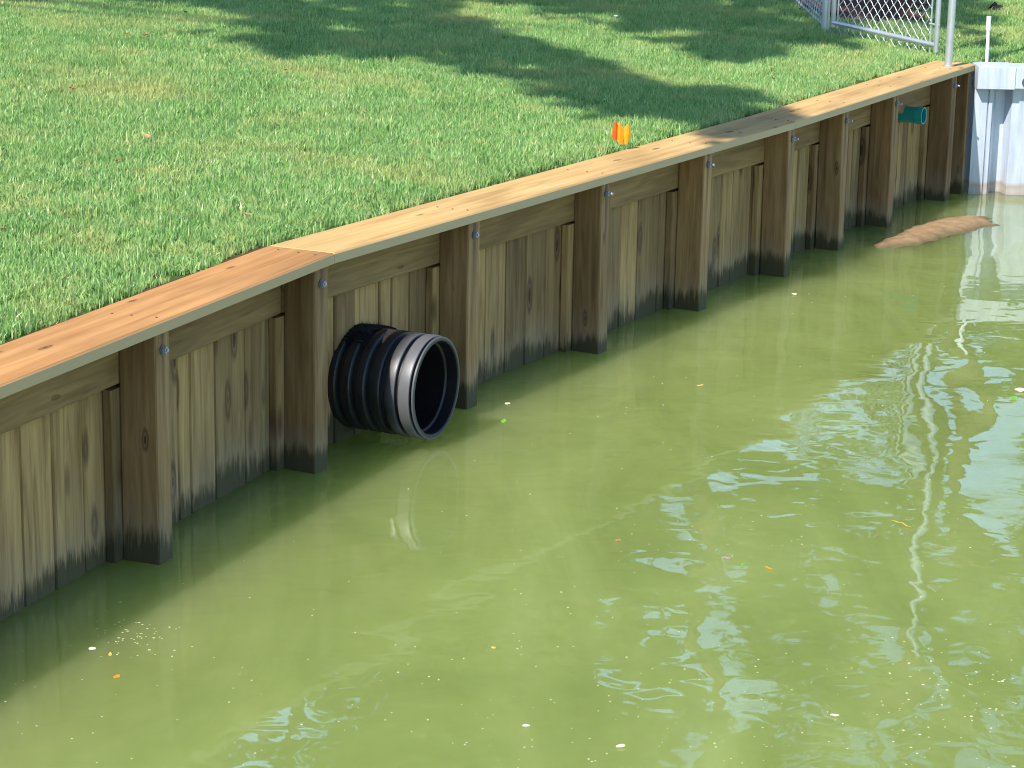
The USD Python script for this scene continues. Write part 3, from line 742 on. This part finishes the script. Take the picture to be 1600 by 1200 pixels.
def crown_points():
    """Leaf clumps whose sunlight is missing from the lawn where the photograph shows shade: a real crown between 5 and 9 m up."""
    r = np.random.default_rng(21); C, Rd = [], []
    for poly, dens in ((S_MAIN, 1.0), (S_TOP, .9), (S_GATE, .9)):
        x0, y0, x1, y1 = poly.bounds
        tries = 0; got = 0; want = int(poly.area / 230 * dens)
        while got < want and tries < 60000:
            tries += 1
            px, py = r.uniform(x0, x1), r.uniform(y0, y1)
            if not poly.contains(SPt(px, py)): continue
            edge = poly.exterior.distance(SPt(px, py))
            g = on_ground(px, py)
            if px > 1110 and py > 170 : g = on_ground(px, py, .845)
            hgt = r.uniform(7.0, 10.5)
            C.append(g + TO_SUN / TO_SUN[2] * hgt); Rd.append(float(np.clip(edge * .012, .05, .20))); got += 1
    return np.array(C), np.array(Rd)
tc, tr = crown_points()
# the rest of the crown, whose shade falls outside the picture
r = np.random.default_rng(31)
extra = []
while len(extra) < 260:
    p = np.array([r.uniform(-11, 1), r.uniform(12, 21), 0]); hgt = r.uniform(7, 12)
    sh = p; c = sh + TO_SUN / TO_SUN[2] * hgt * 1.0
    g = on_ground(0, 0)
    if p[1] < 19.6 and p[0] > -.24 * p[1] - .8: continue
    if np.hypot(c[0] + 8.2, (c[1] - 9.8)) > 5.2: continue
    extra.append(c + [0, 0, .9])
extra = np.array(extra)
shade = thing('oak_tree', 'broad oak left of the picture whose crown shades the far lawn', 'tree', loc=(-9.2, 10.7, 0))
off = np.array([-9.2, 10.7, 0])
allc = np.vstack([tc, extra]) - off; allr = np.r_[tr, np.full(len(extra), .45)]
v, f, t = leaf_cloud(allc, allr, [int(55 + 500 * q ** 1.3) for q in allr], .10, 41, .9)
def mk_tint(parent, name, v, f, t, m):
    return tinted(numbered(str(parent.GetPath()) + '/' + name), v, f, t, m)
mk_tint(shade, 'crown', v, f, t, M_leaf)
zg = float(ground_h(-9.2, 10.7))
part('trunk', tube([(0, 0, zg - .2), (.02, 0, zg + .3), (.05, .03, zg + 3.0), (.0, .1, zg + 6.0), (.2, .0, zg + 9.0)], [.36, .27, .22, .20, .15], 12), M_bark, shade, smooth=True)
ends = allc[np.random.default_rng(5).choice(len(tc), 12, replace=False)]
for k, e in enumerate(ends):
    s0 = np.array([.12, .04, zg + 6.6 + .2 * k]); part('limb', limb(s0, e, .055, .010, 60 + k, 6, .10), M_bark, shade, smooth=True)

# trees far behind the lawn: seen only in the water
def far_tree(name, seed, Ht, spread, low, mat_, label, loc, group=None, nblob=46):
    r = np.random.default_rng(seed)
    t_ = thing(name, label, 'tree', loc=loc, group=group)
    C, Rd = [], []
    nb = nblob
    for k in range(nb):
        z = low + (Ht - low) * r.uniform(0, 1) ** .9; q = (z - low) / (Ht - low)
        env = spread * (math.sin(math.pi * (.12 + .80 * q)) ** .7)
        a = r.uniform(0, 2 * math.pi); rr = env * r.uniform(.25, 1) ** .6
        C.append((rr * math.cos(a), rr * math.sin(a), z)); Rd.append(r.uniform(.40, .95))
    v, f, t = leaf_cloud(np.array(C), Rd, [int(300 * q ** 2) for q in Rd], .30, seed + 1, .7)
    mk_tint(t_, 'crown', v, f, t, mat_)
    part('trunk', tube([(0, 0, -.4), (.03, 0, .5), (.1, .05, Ht * .35), (.0, .1, Ht * .6), (0, 0, Ht * .88)], [.42, .32, .26, .16, .04], 10), M_bark, t_, smooth=True)
    for k in r.choice(nb, 12, replace=False):
        c = np.array(C[k]); z0 = max(low * .8, c[2] - 1.8 - .3 * np.hypot(c[0], c[1])); part('limb', limb((.05, .05, z0), c, .09, .02, seed + 7 + int(k), 6), M_bark, t_, smooth=True)
    return t_
FT = [(-9.5, 33, 17, 4.6, 2.4, 0), (-3.6, 36, 18, 4.8, 2.2, 1), (1.6, 38, 17, 4.2, 3.0, 0), (6.4, 36, 17.5, 3.3, 3.0, 0), (10.6, 33, 17, 3.2, 3.0, 0), (15.0, 36, 17, 4.0, 3.0, 1), (-15, 38, 18, 5, 2.4, 1), (4.0, 46, 26, 4.4, 3.0, 0), (9.2, 47, 27, 4.6, 3.0, 1), (14.2, 46, 25, 4.4, 3.0, 0), (-.6, 48, 26, 4.2, 3.0, 0)]
FL_ = ['widest dark tree behind the lawn', 'tall bright green tree behind the lawn, second from the left', 'dark tree behind the gate', 'slender tree behind the metal seawall', 'slender dark tree right of the metal seawall', 'rounded bright tree at the far right', 'tall bright tree at the far left', 'tall dark tree in the back row behind the gate', 'tallest tree in the back row', 'tall dark tree in the back row at the right', 'tall dark tree in the back row, leftmost of that row']
for k, (x, y, h_, sp, lo, c) in enumerate(FT):
    far_tree('broadleaf_tree', 300 + 17 * k, h_, sp, lo, M_leaf2 if c else M_leaf, FL_[k], (x, y, float(ground_h(x, y))), 'trees behind the lawn', 170 if x < 1 else (82 if x < 5 else 64) if y < 40 else 84)

# ------------------------------------------------------------------ fallen leaves on the lawn and things afloat
def leaf_shape(L, Wd, seed, curl=.25, lobes=0):
    r = np.random.default_rng(seed); n = 7; v, f = [], []
    for i in range(n):
        t = i / (n - 1); w = Wd / 2 * math.sin(math.pi * (t * .9 + .05)) ** .8 * (1 + (.3 * math.sin(i * 2.6) if lobes else 0)); z = curl * L * (t - .5) ** 2 + r.normal(0, .03) * L
        v += [((t - .5) * L, -w, z + curl * w * .8), ((t - .5) * L, 0, z), ((t - .5) * L, w, z + curl * w * .8)]
    for i in range(n - 1):
        a = i * 3
        for c in (0, 1): f += [(a + c, a + 3 + c, a + 4 + c), (a + c, a + 4 + c, a + 1 + c)]
    return trimesh.Trimesh(np.array(v), np.array(f), process=False)
def colour_mat(name, c, rough=.6, tr=.2):
    return mat(name, {'tc': ('texture_coordinate', {}), 'n': ('noise_texture', {'scale': 60., 'detail': 4.}), 'r': ('rgb_ramp', {'ramp': [(.3, tuple(np.array(c) * .7)), (.7, tuple(np.minimum(np.array(c) * 1.15, 1)))]}), 'p': ('principled_bsdf', {'roughness': rough}), 't': ('translucent_bsdf', {}), 'm': ('mix_closure', {'fac': tr})},
               [('tc.object', 'n.vector'), ('n.fac', 'r.fac'), ('r.color', 'p.base_color'), ('r.color', 't.color'), ('p.BSDF', 'm.closure1'), ('t.BSDF', 'm.closure2')], surface='m.closure')
C_red, C_tan, C_or = colour_mat('leaf_red', (.34, .085, .04)), colour_mat('leaf_tan', (.42, .27, .12)), colour_mat('leaf_orange', (.75, .27, .03))
C_white, C_green, C_yel, C_cream = colour_mat('foam_white', (.82, .84, .86), .5, .1), colour_mat('leaf_green', (.16, .42, .03)), colour_mat('leaf_yellow', (.72, .48, .10)), colour_mat('petal_cream', (.80, .70, .52))
C_purple, C_brown = colour_mat('petal_purple', (.40, .28, .32)), colour_mat('leaf_brown', (.50, .17, .06))

def lay(name, cat, label, px, py, size, wd, m, seed, level=None, lift=.0, group=None, curl=.25, lobes=0):
    g = on_ground(px, py, level); r = np.random.default_rng(seed); a = r.uniform(0, 6.28)
    tilt = r.normal(0, .18, 2) if level is None else (0, 0)
    R_ = trimesh.transformations.euler_matrix(tilt[0], tilt[1], a)
    ls = leaf_shape(size, wd, seed, curl, lobes); ls.vertices[:, 2] -= ls.vertices[:, 2].min() if level is not None else 0
    M_ = frame(g + np.array([0, 0, lift]), R_[:3, 0], R_[:3, 1], R_[:3, 2])
    return part(name, ls, m, None, M_, smooth=True, label=label, cat=cat, group=group)

for k, (px, py, m, nm) in enumerate([(228, 66, C_red, 'reddish leaf fallen on the sunlit lawn near the shade of the upper left'), (198, 64, C_red, 'small red leaf on the lawn just left of a slightly bigger one'), (183, 266, C_red, 'red leaf on the lawn at the left, halfway between shade and cap'),
        (231, 228, C_tan, 'pale tan leaf on the lawn, right of the red one at the left'), (113, 152, C_red, 'dark red leaf on the lawn near the left edge, below the shade'), (162, 18, C_tan, 'tan leaf at the edge of the shade, upper left'), (446, 122, C_red, 'reddish leaf just below the first lobe of shade'),
        (290, 30, C_red, 'red leaf in the strip of sun between two shadows'), (568, 188, C_tan, 'tan leaf on the open lawn below the shade'), (6, 376, C_tan, 'pale leaf on the lawn at the left edge above the cap'), (385, 352, C_tan, 'curled tan leaf on the grass right behind the orange cap board'),
        (946, 56, C_red, 'reddish leaf at the edge of the upper shade'), (921, 48, C_red, 'dark red leaf just left of another in the upper shade'), (1102, 108, C_tan, 'tan leaf on the sunlit grass left of the gate'), (1205, 117, C_tan, 'tan leaf on the sunny grass close to the far cap'), (1208, 134, C_red, 'reddish leaf on the grass behind the shaded cap'), (1382, 76, C_or, 'orange leaf under the bottom rail of the gate'), (843, 150, C_tan, 'tan leaf in the small patch of sun between shadows')]):
    lay('fallen_leaf', 'leaf', nm, px, py, .045, .026, m, 500 + k, lift=.044, group='leaves fallen on the lawn', curl=.5)
lay('plastic_scrap', 'litter', 'tiny white scrap lying in the shade of the upper lawn', 962, 36, .05, .03, C_white, 540, lift=.05)
bl = thing('dead_leaf_clump', 'small black clump of dead leaves on the grass above the plastic stake', 'leaves', loc=on_ground(1553, 22) + [0, 0, .03])
for k in range(4):
    a = 1.6 * k; q = leaf_shape(.085, .05, 560 + k, .5); q.apply_transform(trimesh.transformations.euler_matrix(.5, .4 * k, a)); q.apply_translation((.022 * math.cos(a), .022 * math.sin(a), .02)); part('leaf', q, M_black, bl)

for k, (nm, cat, lb, px, py, s, w, m) in enumerate([
        ('floating_leaf', 'leaf', 'bright orange leaf afloat in the lower left', 182, 1060, .030, .020, C_or), ('foam_lump', 'foam', 'white foam lump afloat in the lower left', 144, 1016, .024, .022, C_white), ('floating_leaf', 'leaf', 'thin yellow leaf afloat between the foam lump and the orange leaf', 172, 1025, .032, .010, C_yel),
        ('floating_petal', 'petal', 'cream petal afloat right of the drain pipe', 793, 632, .036, .024, C_cream), ('floating_leaf', 'leaf', 'small bright green leaf afloat just below the cream petal', 787, 660, .050, .022, C_green), ('floating_leaf', 'leaf', 'pale orange leaf afloat in the middle of the water', 1093, 604, .040, .018, C_yel),
        ('floating_petal', 'petal', 'pale yellow petal afloat in front of the far posts', 1241, 461, .036, .028, C_cream), ('floating_leaf', 'leaf', 'brown leaf afloat below the pale orange one', 966, 846, .028, .018, C_brown), ('floating_petal', 'petal', 'purple white petal at the left of three scraps afloat', 1135, 874, .032, .022, C_purple),
        ('floating_leaf', 'leaf', 'green leaf scrap between the purple petal and the orange leaf', 1160, 884, .030, .012, C_green), ('floating_leaf', 'leaf', 'long orange leaf at the right of three scraps afloat', 1202, 890, .046, .013, C_or), ('floating_petal', 'petal', 'big cream petal afloat at the right edge', 1594, 612, .055, .05, C_cream),
        ('floating_leaf', 'leaf', 'green leaf beside the big cream petal at the right edge', 1583, 624, .05, .035, C_green), ('floating_leaf', 'leaf', 'small yellow leaf afloat low in the middle', 771, 1014, .018, .014, C_yel), ('foam_lump', 'foam', 'pale foam lump afloat at the bottom left of the middle', 970, 1168, .030, .020, C_cream),
        ('foam_lump', 'foam', 'cream foam lump afloat near the bottom right', 1304, 1120, .026, .018, C_cream), ('floating_leaf', 'leaf', 'thin straw coloured leaf lying on the water at the right', 1410, 822, .10, .006, C_yel), ('foam_lump', 'foam', 'small pale foam lump at the bottom of the middle', 822, 1136, .022, .016, C_white)]):
    lay(nm, cat, lb, px, py, s, w, m, 600 + k, level=0.0, lift=.004, curl=.15)

# uncountable pollen and froth specks
def specks():
    r = np.random.default_rng(71); v, f = [], []
    def one(px, py, s):
        g = on_ground(px, py, 0.0); a = r.uniform(0, 6.28); c, s_ = math.cos(a) * s, math.sin(a) * s; k = len(v); q = r.uniform(.5, 1.)
        for dx, dy in ((c, s_), (-s_ * q, c * q), (-c, -s_), (s_ * q, -c * q)): v.append((g[0] + dx, g[1] + dy, .0035))
        f.extend([(k, k + 1, k + 2), (k, k + 2, k + 3)])
    n = 0
    while n < 430:
        px, py = r.uniform(-60, 1660), r.uniform(440, 1240)
        if py < 1010 - px * .44 + 20 and px < 1250: continue
        dens = .10 + .55 * float(vnoise(np.array([[px / 140, py / 70, 3]]))[0]) ** 3 + (.30 if py > 1000 and px > 600 else 0)
        if r.random() > dens: continue
        one(px, py, r.uniform(.0018, .0045)); n += 1
    for k in range(55): one(205 + r.normal(0, 35), 990 + r.normal(0, 18), r.uniform(.002, .006))
    for k in range(60): one(1480 + r.normal(0, 70), 1090 + r.normal(0, 45), r.uniform(.002, .0065))
    return trimesh.Trimesh(np.array(v), np.array(f), process=False)
part('floating_specks', specks(), colour_mat('pollen', (.66, .68, .46), .7, .2), label='pale pollen specks and froth scattered on the water', cat='specks', kind='stuff')
